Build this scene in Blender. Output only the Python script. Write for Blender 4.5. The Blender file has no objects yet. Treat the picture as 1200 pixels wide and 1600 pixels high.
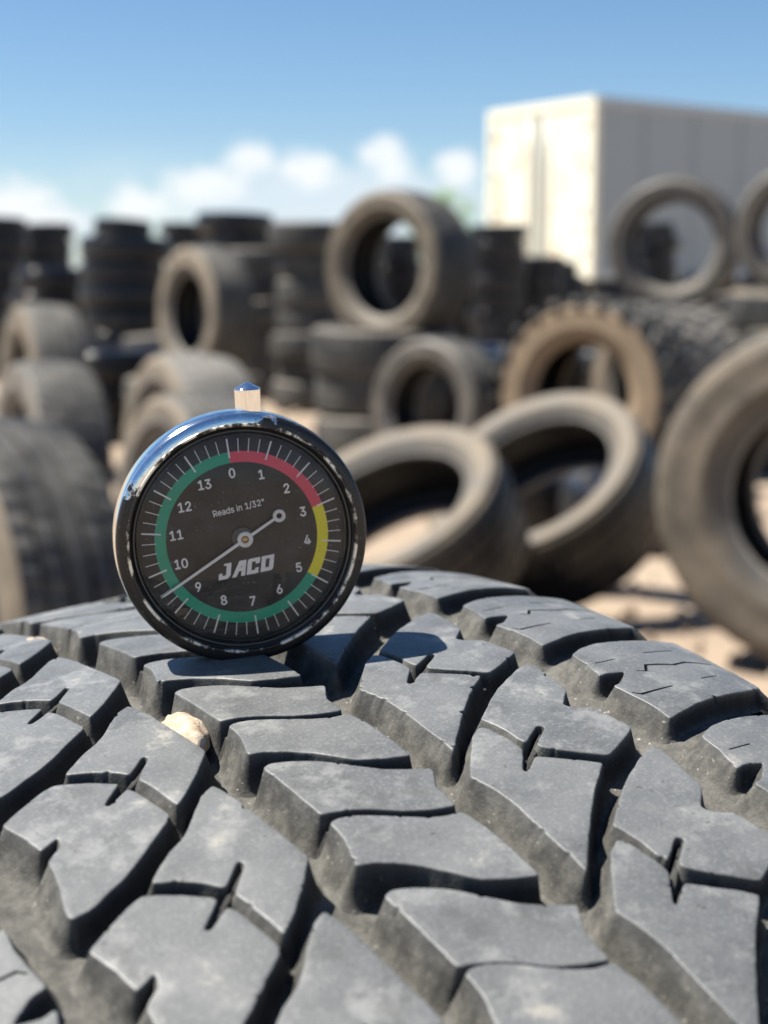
import bpy, bmesh, math, random
from mathutils import Vector, Matrix, noise
from mathutils.geometry import delaunay_2d_cdt

random.seed(7)
R_ = math.radians
scene = bpy.context.scene
COL = scene.collection

# ------------------------------------------------------------------ camera
CAM_H = 0.872
cam_d = bpy.data.cameras.new("camera")
cam = bpy.data.objects.new("camera", cam_d)
COL.objects.link(cam)
cam_d.sensor_fit = 'HORIZONTAL'
cam_d.sensor_width = 36.0
cam_d.lens = 72.0
cam.location = (0, 0, CAM_H)
cam.rotation_euler = (R_(90) - math.atan(350 / 2400), 0, 0)
cam_d.clip_start = 0.01
cam_d.clip_end = 2000
cam_d.dof.use_dof = True
cam_d.dof.focus_distance = 0.293
cam_d.dof.aperture_fstop = 72 / 3.3
scene.camera = cam

# ------------------------------------------------------------------ light
SUN_DIR = Vector((-0.56, 0.10, 1.0)).normalized()      # towards the sun
SUN_EL = math.asin(SUN_DIR.z)
SUN_AZ = math.atan2(SUN_DIR.x, SUN_DIR.y)              # clockwise from +Y
sun_d = bpy.data.lights.new("sun", 'SUN')
sun_d.energy = 5.0
sun_d.angle = R_(0.53)
sun_d.color = (1.0, 0.95, 0.86)
sun = bpy.data.objects.new("sun", sun_d)
COL.objects.link(sun)
sun.rotation_euler = SUN_DIR.to_track_quat('Z', 'Y').to_euler()

scene.view_settings.view_transform = 'Standard'
scene.view_settings.look = 'None'
scene.view_settings.gamma = 1.0
scene.view_settings.use_curve_mapping = False
scene.view_settings.exposure = 1.22


class NT:
    """small helper around a node tree"""
    def __init__(self, tree):
        self.t = tree
        self.n = tree.nodes
        self.l = tree.links

    def new(self, kind, **kw):
        nd = self.n.new(kind)
        for k, v in kw.items():
            if k.startswith('i_'):
                nd.inputs[int(k[2:])].default_value = v
            else:
                setattr(nd, k, v)
        return nd

    def link(self, a, b):
        self.l.new(a, b)

    def put(self, sock, v):
        if hasattr(v, 'is_linked') or isinstance(v, bpy.types.NodeSocket):
            self.link(v, sock)
        else:
            sock.default_value = v

    def math(self, op, a, b=0.0, c=None, clamp=False):
        nd = self.n.new('ShaderNodeMath')
        nd.operation = op
        nd.use_clamp = clamp
        self.put(nd.inputs[0], a)
        self.put(nd.inputs[1], b)
        if c is not None:
            self.put(nd.inputs[2], c)
        return nd.outputs[0]

    def mix(self, f, a, b):
        nd = self.n.new('ShaderNodeMix')
        nd.data_type = 'RGBA'
        self.put(nd.inputs[0], f)
        for s, v in ((nd.inputs[6], a), (nd.inputs[7], b)):
            if isinstance(v, tuple):
                s.default_value = (*v, 1) if len(v) == 3 else v
            else:
                self.link(v, s)
        return nd.outputs[2]

    def ramp(self, f, lo, hi, smooth=True):
        nd = self.n.new('ShaderNodeMapRange')
        nd.interpolation_type = 'SMOOTHSTEP' if smooth else 'LINEAR'
        nd.clamp = True
        self.put(nd.inputs[0], f)
        self.put(nd.inputs[1], lo)
        self.put(nd.inputs[2], hi)
        nd.inputs[3].default_value = 0
        nd.inputs[4].default_value = 1
        return nd.outputs[0]

    def noise(self, vec, scale, detail=4, rough=0.55, dist=0.0):
        nd = self.n.new('ShaderNodeTexNoise')
        nd.inputs['Scale'].default_value = scale
        nd.inputs['Detail'].default_value = detail
        nd.inputs['Roughness'].default_value = rough
        nd.inputs['Distortion'].default_value = dist
        if vec is not None:
            self.link(vec, nd.inputs['Vector'])
        return nd.outputs[0]


def make_world():
    w = bpy.data.worlds.new("World")
    scene.world = w
    w.use_nodes = True
    N = NT(w.node_tree)
    bg = w.node_tree.nodes['Background']
    sky = N.new('ShaderNodeTexSky')
    sky.sky_type = 'NISHITA'
    sky.sun_disc = False
    sky.sun_elevation = SUN_EL
    sky.sun_rotation = SUN_AZ
    sky.altitude = 1200
    sky.air_density = 1.0
    sky.dust_density = 0.6
    sky.ozone_density = 2.5
    # a bank of fair weather cumulus low over the horizon all the way round
    geo = N.new('ShaderNodeTexCoord')
    sep = N.new('ShaderNodeSeparateXYZ')
    N.link(geo.outputs['Generated'], sep.inputs[0])
    el = N.math('ARCSINE', sep.outputs[2])
    az = N.math('ARCTAN2', sep.outputs[0], sep.outputs[1])
    comb = N.new('ShaderNodeCombineXYZ')
    N.put(comb.inputs[0], az)
    N.put(comb.inputs[1], N.math('MULTIPLY', el, 1.6))
    n1 = N.noise(comb.outputs[0], 26, 5, 0.55)
    n2 = N.noise(comb.outputs[0], 70, 4, 0.55)
    puff = None
    rng = random.Random(11)
    lst = [(-13.0, 2.9, 1.6, .9), (-8.6, 2.9, 1.5, .8), (-5.0, 4.55, .95, .75), (-2.6, 4.3, 1.0, .65), (0.05, 4.65, .95, .85),
           (2.55, 4.35, .8, .65), (-6.6, 3.7, 1.6, .7), (-12.6, 2.3, 1.6, .6)]
    for k in range(12):
        lst.append((20 + k * 27 + rng.uniform(-6, 6), rng.uniform(3.4, 4.6), rng.uniform(1.2, 2.6), rng.uniform(.7, 1.1)))
    for a, e, wa, we in lst:
        a = (a + 180) % 360 - 180
        da = N.math('DIVIDE', N.math('SUBTRACT', az, R_(a)), R_(wa))
        de = N.math('DIVIDE', N.math('SUBTRACT', el, R_(e)), R_(we))
        r2 = N.math('ADD', N.math('MULTIPLY', da, da), N.math('MULTIPLY', de, de))
        g = N.math('SUBTRACT', 1.0, r2)
        puff = g if puff is None else N.math('MAXIMUM', puff, g)
    dens = N.math('ADD', puff, N.math('MULTIPLY', N.math('SUBTRACT', n1, 0.5), 3.6))
    dens = N.math('ADD', dens, N.math('MULTIPLY', N.math('SUBTRACT', n2, 0.5), 2.4))
    cum = N.ramp(dens, -0.55, 1.1)
    # thin veil under the puffs
    base = N.math('SUBTRACT', 1.0, N.ramp(el, R_(2.6), R_(5.6)))
    veil = N.math('MULTIPLY', base, N.ramp(n1, 0.25, 0.7))
    bank = None
    for a, e, wa, we in ((-2.0, 3.1, 7.0, 1.75), (-13.2, 2.4, 3.2, 1.3), (14, 3.0, 8, 1.5), (40, 3, 12, 1.6), (85, 2.8, 14, 1.5), (130, 3.1, 15, 1.7), (175, 2.9, 14, 1.5), (-140, 3, 13, 1.6), (-95, 3, 14, 1.6), (-55, 2.9, 14, 1.6)):
        da = N.math('DIVIDE', N.math('SUBTRACT', az, R_(a)), R_(wa))
        de = N.math('DIVIDE', N.math('SUBTRACT', el, R_(e)), R_(we))
        g = N.math('SUBTRACT', 1.0, N.math('ADD', N.math('MULTIPLY', da, da), N.math('MULTIPLY', de, de)))
        bank = g if bank is None else N.math('MAXIMUM', bank, g)
    bank = N.ramp(N.math('ADD', bank, N.math('MULTIPLY', N.math('SUBTRACT', n1, .5), 2.2)), -.15, .8)
    veil = N.math('MAXIMUM', N.math('MULTIPLY', veil, 0.6), N.math('MULTIPLY', bank, 0.86))
    skycol = N.new('ShaderNodeHueSaturation')
    skycol.inputs['Saturation'].default_value = 1.16
    N.link(sky.outputs[0], skycol.inputs['Color'])
    c1 = N.mix(veil, skycol.outputs[0], (6.0, 6.8, 7.5))
    c2 = N.mix(N.math('MULTIPLY', cum, 0.9), c1, (7.9, 8.1, 8.2))
    N.link(c2, bg.inputs[0])
    bg.inputs[1].default_value = 0.055
    return w


make_world()


# ------------------------------------------------------------------ helpers
def link_obj(name, mesh, parent=None):
    o = bpy.data.objects.new(name, mesh)
    COL.objects.link(o)
    if parent:
        o.parent = parent
    return o


def tag(o, label=None, cat=None, group=None, kind=None):
    if label:
        o['label'] = label
    if cat:
        o['category'] = cat
    if group:
        o['group'] = group
    if kind:
        o['kind'] = kind
    return o


def empty(name, mat):
    o = bpy.data.objects.new(name, None)
    o.empty_display_size = 0.05
    COL.objects.link(o)
    o.matrix_world = mat
    return o


def mesh_from(name, verts, faces, mats=(), smooth=True):
    me = bpy.data.meshes.new(name)
    me.from_pydata([tuple(v) for v in verts], [], faces)
    for m in mats:
        me.materials.append(m)
    if smooth:
        me.polygons.foreach_set('use_smooth', [True] * len(me.polygons))
    me.update()
    return me


def principled(name, col=(.5, .5, .5), rough=.5, metal=0.0, spec=.5):
    m = bpy.data.materials.new(name)
    m.use_nodes = True
    b = m.node_tree.nodes['Principled BSDF']
    b.inputs['Base Color'].default_value = (*col, 1)
    b.inputs['Roughness'].default_value = rough
    b.inputs['Metallic'].default_value = metal
    b.inputs['Specular IOR Level'].default_value = spec
    return m, NT(m.node_tree), b


def box(bm, lo, hi):
    vs = [bm.verts.new((x, y, z)) for x in (lo[0], hi[0]) for y in (lo[1], hi[1]) for z in (lo[2], hi[2])]
    for f in ((0, 1, 3, 2), (4, 6, 7, 5), (0, 4, 5, 1), (2, 3, 7, 6), (0, 2, 6, 4), (1, 5, 7, 3)):
        bm.faces.new([vs[i] for i in f])
    return vs


def bm_mesh(name, bm, mats=(), smooth=False, bevel=0.0, segs=2):
    if bevel:
        bmesh.ops.bevel(bm, geom=bm.edges[:], offset=bevel, segments=segs, affect='EDGES', profile=0.5)
    bmesh.ops.recalc_face_normals(bm, faces=bm.faces[:])
    me = bpy.data.meshes.new(name)
    bm.to_mesh(me)
    bm.free()
    for m in mats:
        me.materials.append(m)
    if smooth:
        me.polygons.foreach_set('use_smooth', [True] * len(me.polygons))
    return me


def lathe(prof, n, axis='Z', closed=False, phase=0.0):
    """prof: list of (radius, height); returns verts, faces; axis Z"""
    vs, fs = [], []
    m = len(prof)
    for i in range(n):
        a = 2 * math.pi * i / n + phase
        c, s = math.cos(a), math.sin(a)
        for r, h in prof:
            vs.append((r * c, r * s, h))
    for i in range(n):
        j = (i + 1) % n
        for k in range(m - 1 + (1 if closed else 0)):
            k2 = (k + 1) % m
            fs.append((i * m + k, j * m + k, j * m + k2, i * m + k2))
    return vs, fs


# ------------------------------------------------------------------ materials
def rubber_mat(name, black=(.020, .020, .022), dust_or_lit=(.20, .17, .135), amount=.25, rough=.42, scale=9.0, bump=.25):
    m, N, b = principled(name, rough=rough)
    tc = N.new('ShaderNodeTexCoord')
    oi = N.new('ShaderNodeObjectInfo')
    off = N.new('ShaderNodeVectorMath', operation='ADD')
    N.link(tc.outputs['Object'], off.inputs[0])
    sc = N.math('MULTIPLY', oi.outputs['Random'], 37.0)
    N.link(sc, off.inputs[1])
    n1 = N.noise(off.outputs[0], scale, 6, .6)
    n2 = N.noise(off.outputs[0], scale * 9, 4, .6)
    f = N.math('ADD', N.math('MULTIPLY', N.math('SUBTRACT', n1, .5), 1.6), amount)
    f = N.math('ADD', f, N.math('MULTIPLY', N.math('SUBTRACT', n2, .5), .5))
    f = N.math('ADD', f, N.math('MULTIPLY', N.math('SUBTRACT', oi.outputs['Random'], .5), .25), clamp=True)
    N.link(N.mix(f, black, dust_or_lit), b.inputs['Base Color'])
    N.link(N.math('ADD', N.math('MULTIPLY', f, .4), rough), b.inputs['Roughness'])
    bp = N.new('ShaderNodeBump')
    bp.inputs['Strength'].default_value = bump
    bp.inputs['Distance'].default_value = .002
    N.link(n2, bp.inputs['Height'])
    N.link(bp.outputs[0], b.inputs['Normal'])
    return m


M_BLACK_T = rubber_mat('tyre black tread', black=(.006, .006, .008), dust_or_lit=(.055, .049, .044), amount=.06, rough=.36)
M_BLACK_S = rubber_mat('tyre black sidewall', black=(.006, .006, .007), dust_or_lit=(.065, .056, .048), amount=.03, rough=.20, bump=.06)
M_GREY_T = rubber_mat('tyre grey dusty tread', black=(.018, .018, .018), dust_or_lit=(.150, .142, .126), amount=.38, rough=.5)
M_PALE_T = rubber_mat('tyre pale dusty tread', black=(.05, .05, .048), dust_or_lit=(.24, .225, .20), amount=.6, rough=.5)
M_GREY_S = rubber_mat('tyre grey dusty sidewall', black=(.032, .030, .028), dust_or_lit=(.19, .165, .132), amount=.5, rough=.42)
M_TAN_S = rubber_mat('tyre tan dusty sidewall', black=(.040, .035, .028), dust_or_lit=(.215, .175, .127), amount=.56, rough=.5)
M_BROWN_S = rubber_mat('tyre brown muddy sidewall', black=(.12, .085, .053), dust_or_lit=(.27, .20, .13), amount=.62, rough=.6)
def ring_wear(m):
    """the band round the bead is scuffed grey rubber, not dusty"""
    N = NT(m.node_tree)
    b = m.node_tree.nodes['Principled BSDF']
    src = b.inputs['Base Color'].links[0].from_socket
    tc = N.new('ShaderNodeTexCoord')
    sp = N.new('ShaderNodeSeparateXYZ')
    N.link(tc.outputs['Object'], sp.inputs[0])
    r = N.math('SQRT', N.math('ADD', N.math('POWER', sp.outputs[0], 2.0), N.math('POWER', sp.outputs[1], 2.0)))
    n = N.noise(tc.outputs['Object'], 14, 4, .6)
    k = N.ramp(N.math('ADD', r, N.math('MULTIPLY', N.math('SUBTRACT', n, .5), .06)), .232, .272)
    N.link(N.mix(N.math('MULTIPLY', N.math('SUBTRACT', 1.0, k), .72), src, (.070, .067, .063)), b.inputs['Base Color'])


ring_wear(M_TAN_S)
ring_wear(M_GREY_S)
M_INNER = rubber_mat('tyre inner liner', black=(.012, .012, .013), dust_or_lit=(.06, .052, .042), amount=.2, rough=.4)
M_LIP = rubber_mat('tyre pale bead lip', black=(.07, .066, .062), dust_or_lit=(.30, .275, .24), amount=.5, rough=.4)


for _m in (M_BLACK_S,):
    _b = _m.node_tree.nodes['Principled BSDF']
    _b.inputs['Coat Weight'].default_value = .5
    _b.inputs['Coat Roughness'].default_value = .13
    _b.inputs['Coat IOR'].default_value = 1.6


def ground_mat():
    m, N, b = principled('sandy dirt', rough=.95, spec=.2)
    tc = N.new('ShaderNodeTexCoord')
    n1 = N.noise(tc.outputs['Object'], .6, 6, .6)
    n2 = N.noise(tc.outputs['Object'], 7, 6, .65)
    n3 = N.noise(tc.outputs['Object'], 60, 4, .65)
    c = N.mix(N.ramp(n1, .35, .65), (.265, .205, .152), (.325, .26, .195))
    c = N.mix(N.ramp(n2, .5, .75), c, (.22, .155, .105))
    c = N.mix(N.math('MULTIPLY', N.ramp(n3, .55, .8), .6), c, (.40, .33, .26))
    N.link(c, b.inputs['Base Color'])
    bp = N.new('ShaderNodeBump')
    bp.inputs['Strength'].default_value = .6
    bp.inputs['Distance'].default_value = .02
    N.link(N.math('ADD', n2, N.math('MULTIPLY', n3, .4)), bp.inputs['Height'])
    N.link(bp.outputs[0], b.inputs['Normal'])
    return m


# ------------------------------------------------------------------ ground
def build_ground():
    vs, fs = [], []
    xs = [-600, -300, -120, -60, -30] + [-15 + i * .5 for i in range(61)] + [30, 60, 120, 300, 600]
    ys = [-600, -300, -100, -40, -15] + [-5 + i * .5 for i in range(61)] + [40, 60, 120, 300, 900]
    for y in ys:
        for x in xs:
            near = max(0, 1 - math.hypot(x, y - 8) / 30)
            vs.append((x, y, -.012 + .012 * near * noise.noise((x * .9, y * .9, 3))))
    W = len(xs)
    for j in range(len(ys) - 1):
        for i in range(W - 1):
            fs.append((j * W + i, j * W + i + 1, (j + 1) * W + i + 1, (j + 1) * W + i))
    o = link_obj('ground', mesh_from('ground', vs, fs, [ground_mat()]))
    tag(o, kind='structure')
    # loose stones and clods
    vs, fs = [], []
    rng = random.Random(5)
    for k in range(2600):
        y = 1.2 + 11 * rng.random() ** 1.6
        x = rng.uniform(-.45, .45) * (y + .8)
        r = rng.uniform(.006, .022) * (1.6 if rng.random() < .08 else 1)
        b = len(vs)
        a0 = rng.uniform(0, 6.28)
        top = (x + rng.uniform(-.3, .3) * r, y, -.004 + r * rng.uniform(.7, 1.1))
        for i in range(6):
            rr = r * rng.uniform(.75, 1.25)
            vs.append((x + rr * math.cos(a0 + i * 1.047), y + rr * math.sin(a0 + i * 1.047), -.016))
        for i in range(6):
            rr = r * rng.uniform(.6, .9)
            vs.append((x + rr * math.cos(a0 + i * 1.047), y + rr * math.sin(a0 + i * 1.047), -.006 + r * rng.uniform(.4, .7)))
        vs.append(top)
        for i in range(6):
            j = (i + 1) % 6
            fs.append((b + i, b + j, b + 6 + j, b + 6 + i))
            fs.append((b + 6 + i, b + 6 + j, b + 12))
    m, N, bs = principled('loose stones', rough=.9, spec=.2)
    g = N.new('ShaderNodeNewGeometry')
    N.link(N.mix(g.outputs['Random Per Island'], (.20, .14, .10), (.40, .33, .26)), bs.inputs['Base Color'])
    o = link_obj('gravel', mesh_from('gravel', vs, fs, [m], smooth=False))
    tag(o, label='loose stones and clods scattered over the sandy yard', cat='gravel', kind='stuff')


build_ground()


# ------------------------------------------------------------------ trailer
def build_trailer():
    near = Vector((3.48, 26.0, 0))               # near rear corner on the ground
    back_dir = Vector((-.58, .815, 0)).normalized()   # along the rear face, away to the left
    side_dir = Vector((back_dir.y, -back_dir.x, 0))
    W, L, Z0, Z1 = 2.75, 13.4, 1.12, 4.00
    mat = Matrix(((side_dir.x, back_dir.x, 0, near.x), (side_dir.y, back_dir.y, 0, near.y), (0, 0, 1, 0), (0, 0, 0, 1)))
    # local x: along the body away from the rear, y: across, z: up
    root = empty('box_trailer', mat)
    tag(root, 'white box trailer with closed rear doors parked beyond the tyre stacks', 'trailer')
    paint, N, b = principled('trailer white paint', (.80, .77, .62), .45)
    tc = N.new('ShaderNodeTexCoord')
    n = N.noise(tc.outputs['Object'], 1.9, 6, .7)
    rust = N.ramp(n, .53, .66)
    N.link(N.mix(N.math('MULTIPLY', rust, .7), (.80, .77, .62), (.55, .33, .16)), b.inputs['Base Color'])
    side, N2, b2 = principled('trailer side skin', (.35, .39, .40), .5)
    alu = principled('trailer aluminium rail', (.5, .5, .5), .4, .6)[0]
    seal = principled('trailer door seal', (.24, .26, .24), .6)[0]
    dark = principled('trailer dark frame', (.03, .03, .03), .6)[0]
    rubber = principled('trailer tyre rubber', (.02, .02, .02), .6)[0]

    def bx(name, lo, hi, m, bev=.006, parent=root):
        bm = bmesh.new()
        box(bm, lo, hi)
        return link_obj(name, bm_mesh(name, bm, [m], bevel=bev), parent)
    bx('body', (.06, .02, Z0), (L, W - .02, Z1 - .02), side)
    for zz, nm in ((Z1 - .12, 'top_rail'), (Z0 - .10, 'bottom_rail')):
        for y in (-.012, W - .03):
            bx(nm, (.07, y, zz), (L + .01, y + .045, zz + .13), alu)
    for i in range(11):                                # side seams: thin vertical battens
        bx('side_batten', (1.15 + i * 1.2, -.004, Z0 + .04), (1.17 + i * 1.2, .03, Z1 - .14), side, .002)
    # rear frame
    for y in (-.02, W - .12):
        bx('rear_post', (-.03, y, Z0 - .1), (.10, y + .14, Z1), paint)
    bx('rear_header', (-.03, .125, Z1 - .16), (.10, W - .125, Z1), paint)
    bx('rear_sill', (-.03, .125, Z0 - .1), (.10, W - .125, Z0 + .05), paint)
    for i, (y0, y1) in enumerate(((.13, W / 2 - .006), (W / 2 + .006, W - .13))):
        d = bx('rear_door', (-.005, y0, Z0 + .06), (.058, y1, Z1 - .17), paint)
        for hz in (.25, .95, 1.65, 2.35):
            yy = y0 if i == 0 else y1 - .16
            bx('hinge', (-.03, yy, Z0 + .06 + hz), (-.006, yy + .16, Z0 + .14 + hz), alu, .004, d)
        for lb in ((y1 - .22,) if i == 0 else (y0 + .22,)):
            vs, fs = lathe([(0, 0), (.018, 0), (.018, Z1 - Z0 - .3), (0, Z1 - Z0 - .3)], 10)
            o = link_obj('lock_rod', mesh_from('lock_rod', vs, fs, [alu]), d)
            o.location = (-.035, lb, Z0 + .1)
    bx('door_gap_seal', (-.014, W / 2 - .10, Z0 + .06), (-.0055, W / 2 + .10, Z1 - .17), seal, .002)
    bx('rear_bumper', (-.02, .3, .52), (.08, W - .3, .64), dark)
    for y in (.7, W - .7):
        bx('bumper_strut', (.0, y - .04, .645), (.07, y + .04, Z0 - .11), dark)
    bx('chassis', (.3, .75, .85), (L - .3, W - .75, Z0 - .11), dark)
    for x in (1.6, 2.9):
        for y in (.03, W - .58):
            vs, fs = lathe([(.30, 0), (.42, 0), (.50, .03), (.51, .10), (.51, .45), (.50, .52), (.42, .55), (.30, .55), (.28, .3)], 32, closed=True)
            o = link_obj('wheel', mesh_from('wheel', vs, fs, [rubber]), root)
            o.rotation_euler = (R_(-90), 0, 0)
            o.location = (x, y, .51)
            vs, fs = lathe([(0, .2), (.12, .2), (.14, .12), (.27, .12), (.30, .03), (.30, .5), (.0, .5)], 24)
            link_obj('rim', mesh_from('rim', vs, fs, [alu]), o)
    for y in (.5, W - .62):
        bx('landing_leg', (L - 3, y, .03), (L - 2.88, y + .12, Z0 - .11), dark)


build_trailer()


# ------------------------------------------------------------------ far tree
def build_tree():
    x, y = 1.70, 44.0
    root = empty('leafy_tree', Matrix.Translation((x, y, 0)))
    tag(root, 'small bright green tree far behind the upright tyre', 'tree')
    bark = principled('bark', (.16, .12, .08), .9)[0]
    leaf, N, b = principled('leaves', (.09, .17, .03), .6)
    g = N.new('ShaderNodeNewGeometry')
    N.link(N.mix(g.outputs['Random Per Island'], (.10, .22, .03), (.22, .38, .07)), b.inputs['Base Color'])
    b.inputs['Subsurface Weight'].default_value = 0
    vs, fs = lathe([(.14, 0), (.10, .8), (.08, 1.7), (.03, 2.7)], 10)
    for k in range(7):
        a = k * 2.4
        st = Vector((0, 0, 1.3 + .18 * k))
        en = st + Vector((math.cos(a) * .55, math.sin(a) * .55, .45))
        b0 = len(vs)
        for q, r in ((st, .04), (en, .012)):
            for i in range(5):
                vs.append((q.x + r * math.cos(i * 1.257), q.y + r * math.sin(i * 1.257), q.z))
        for i in range(5):
            fs.append((b0 + i, b0 + (i + 1) % 5, b0 + 5 + (i + 1) % 5, b0 + 5 + i))
    link_obj('trunk', mesh_from('trunk', vs, fs, [bark]), root)
    rng = random.Random(3)
    vs, fs = [], []
    cl = [Vector((rng.gauss(0, .34), rng.gauss(0, .34), 2.45 + rng.gauss(0, .42))) for _ in range(34)]
    for k in range(5000):
        c = rng.choice(cl)
        p = c + Vector((rng.gauss(0, .16), rng.gauss(0, .16), rng.gauss(0, .13)))
        d = Vector((rng.gauss(0, 1), rng.gauss(0, 1), rng.gauss(0, 1))).normalized()
        e = d.orthogonal().normalized()
        s = rng.uniform(.025, .05)
        b0 = len(vs)
        vs += [p - d * s, p + e * s * .5, p + d * s, p - e * s * .5]
        fs.append((b0, b0 + 1, b0 + 2, b0 + 3))
    link_obj('crown', mesh_from('crown', vs, fs, [leaf], smooth=False), root)


build_tree()


# ------------------------------------------------------------------ yard tyres
_mesh_cache = {}


def tyre_meshes(D, W, rim, style, seed):
    """axis along local Z, centred; returns dict of lists of meshes"""
    key = (round(D, 3), round(W, 3), round(rim, 3), style)
    if key in _mesh_cache:
        return _mesh_cache[key]
    R, r0, h = D / 2, rim / 2, W / 2
    T = 'black' if style.startswith('black') else 'grey'
    mats = {'black': (M_BLACK_T, M_BLACK_S), 'grey': (M_GREY_T, M_GREY_S), 'tan': (M_GREY_T, M_TAN_S), 'brown': (M_GREY_T, M_BROWN_S), 'pale': (M_PALE_T, M_TAN_S), 'rim': (M_BLACK_T, M_TAN_S)}[style.split('_')[0]]
    dep = .009
    lug = style.endswith('lug')
    n = 144
    # ---- tread band: ribs split by circumferential grooves, notched ribs at the edges
    zs = [-.43, -.37]
    prof = []
    grooves = [-.27, -.09, .09, .27]
    edges = [-.44]
    for g in grooves:
        edges += [g - .022, g + .022]
    edges.append(.44)

    def crown(t):
        return R - W * .045 * (abs(t) / .44) ** 2.4
    pts = []      # (t, depthflag, rib index)
    for i in range(0, len(edges), 2):
        a, b_ = edges[i], edges[i + 1]
        rib = i // 2
        if i > 0:
            pts.append((a - .004, 1, -1))
        for f in (0, .5, 1):
            pts.append((a + (b_ - a) * f, 0, rib))
        if i + 2 < len(edges):
            pts.append((b_ + .004, 1, -1))
    vs, fs = [], []
    m = len(pts)
    for i in range(n):
        for t, fl, rib in pts:
            r = crown(t)
            if fl and not lug:
                r -= dep
            elif lug:
                r -= dep * 1.8
            else:
                ph = i + (1 if rib % 2 else 0)
                if rib in (0, 4) and ph % 3 == 0:
                    r -= dep * .40
                elif rib in (1, 3) and ph % 4 == 0:
                    r -= dep * .28
            a = 2 * math.pi * (i + (t * 3 if not fl else t * 3)) / n
            vs.append((r * math.cos(a), r * math.sin(a), t * W))
    for i in range(n):
        j = (i + 1) % n
        for k in range(m - 1):
            fs.append((i * m + k, j * m + k, j * m + k + 1, i * m + k + 1))
    tread = mesh_from('tread', vs, fs, [mats[0]], smooth=False)
    # ---- sidewalls
    S = (R - r0)
    e = crown(.44) - (dep * 1.8 if lug else 0)
    sp = [(e + .0004, .434 * W), (e - .0016, .447 * W), (e - .0054, .4585 * W), (e - .0115, .467 * W), (R - S * .22, .492 * W), (R - S * .24, .497 * W), (R - S * .27, .495 * W), (R - S * .42, .5 * W), (R - S * .60, .485 * W),
          (R - S * .62, .490 * W), (R - S * .66, .486 * W), (R - S * .80, .44 * W), (R - S * .90, .405 * W), (r0 + .008, .385 * W)]
    vs, fs = lathe(sp, 96)
    sw = mesh_from('sidewall', vs, [f[::-1] for f in fs], [mats[1]])
    bp = [(r0 + .008, .385 * W), (r0 + .001, .375 * W), (r0, .35 * W), (r0 + .006, .325 * W), (r0 + .016, .33 * W)]
    vs, fs = lathe(bp, 96)
    bead = mesh_from('bead', vs, [f[::-1] for f in fs], [M_LIP if style.startswith(('tan', 'grey', 'pale', 'rim')) else mats[1]])
    ip = [(r0 + .016, .33 * W), (r0 + S * .35, .41 * W), (r0 + S * .6, .43 * W), (R - S * .22, .38 * W), (R - .022, .25 * W), (R - .020, 0)]
    ip = ip + [(a, -b) for a, b in reversed(ip[:-1])]
    vs, fs = lathe(ip, 96)
    inner = mesh_from('inner_liner', vs, fs, [M_INNER])
    out = {'tread': tread, 'sidewall': sw, 'bead': bead, 'inner_liner': inner, 'lug': None}
    if lug:
        bm = bmesh.new()
        box(bm, (-.0, -.016, -.055), (dep * 2.2, .016, .055))
        for v in bm.verts:
            if v.co.x > .001:
                v.co.y *= .86
                v.co.z *= .92
        out['lug'] = bm_mesh('lug', bm, [mats[0]], bevel=.002, segs=1)
        bm = bmesh.new()
        box(bm, (-.0, -.020, -.045), (dep * 2.4, .020, .045))
        for v in bm.verts:
            if v.co.x > .001:
                v.co.y *= .8
        out['side_lug'] = bm_mesh('shoulder_lug', bm, [mats[0]], bevel=.002, segs=1)
    _mesh_cache[key] = out
    return out


FLIP = Matrix.Rotation(math.pi, 4, 'X')
TY = [0]


def add_tyre(center, axis, D, W, rim, style, label, group=None, name='car_tyre', spin=None):
    """axis = direction the seen face looks to"""
    TY[0] += 1
    rng = random.Random(TY[0])
    axis = Vector(axis).normalized()
    center = Vector(center)
    q = axis.to_track_quat('Z', 'Y').to_matrix().to_4x4()
    body = Matrix.Translation(center) @ q @ Matrix.Rotation(rng.uniform(0, 6.28) if spin is None else spin, 4, 'Z')
    # lowest point of the tyre
    drop = D / 2 * math.sqrt(max(0, 1 - axis.z ** 2)) + W / 2 * abs(axis.z)
    base = Matrix.Translation(center - Vector((0, 0, drop)))
    root = empty(name, base)
    tag(root, label, 'tyre', group)
    loc = base.inverted() @ body
    ms = tyre_meshes(D, W, rim, style, 0)

    def part(nm, me, extra=None):
        o = link_obj(nm, me, root)
        o.matrix_local = loc @ extra if extra else loc
        return o
    part('tread', ms['tread'])
    for f in (None, FLIP):
        part('sidewall', ms['sidewall'], f)
        part('bead', ms['bead'], f)
    part('inner_liner', ms['inner_liner'])
    if ms['lug']:
        nl = 24
        for i in range(nl):
            for row, (z, tw, off) in enumerate(((-.24, .5, .0), (.0, -.45, .35), (.24, .5, .65))):
                a = 2 * math.pi * (i + off) / nl
                mt = Matrix.Rotation(a, 4, 'Z') @ Matrix.Translation((D / 2 - .0165, 0, z * W)) @ Matrix.Rotation(tw, 4, 'X')
                part('lug', ms['lug'], mt)
            for sgn in (-1, 1):
                a = 2 * math.pi * (i + (.25 if sgn > 0 else .75)) / nl
                mt = Matrix.Rotation(a, 4, 'Z') @ Matrix.Translation((D / 2 - .030, 0, sgn * .425 * W)) @ Matrix.Rotation(sgn * .35, 4, 'Y')
                part('shoulder_lug', ms['side_lug'], mt)
    return root


def face_dir(az, el=0.0):
    """az: degrees from 'towards the camera' (-Y), positive to the right (+X)"""
    a, e = R_(az), R_(el)
    return Vector((math.sin(a) * math.cos(e), -math.cos(a) * math.cos(e), math.sin(e)))


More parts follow.
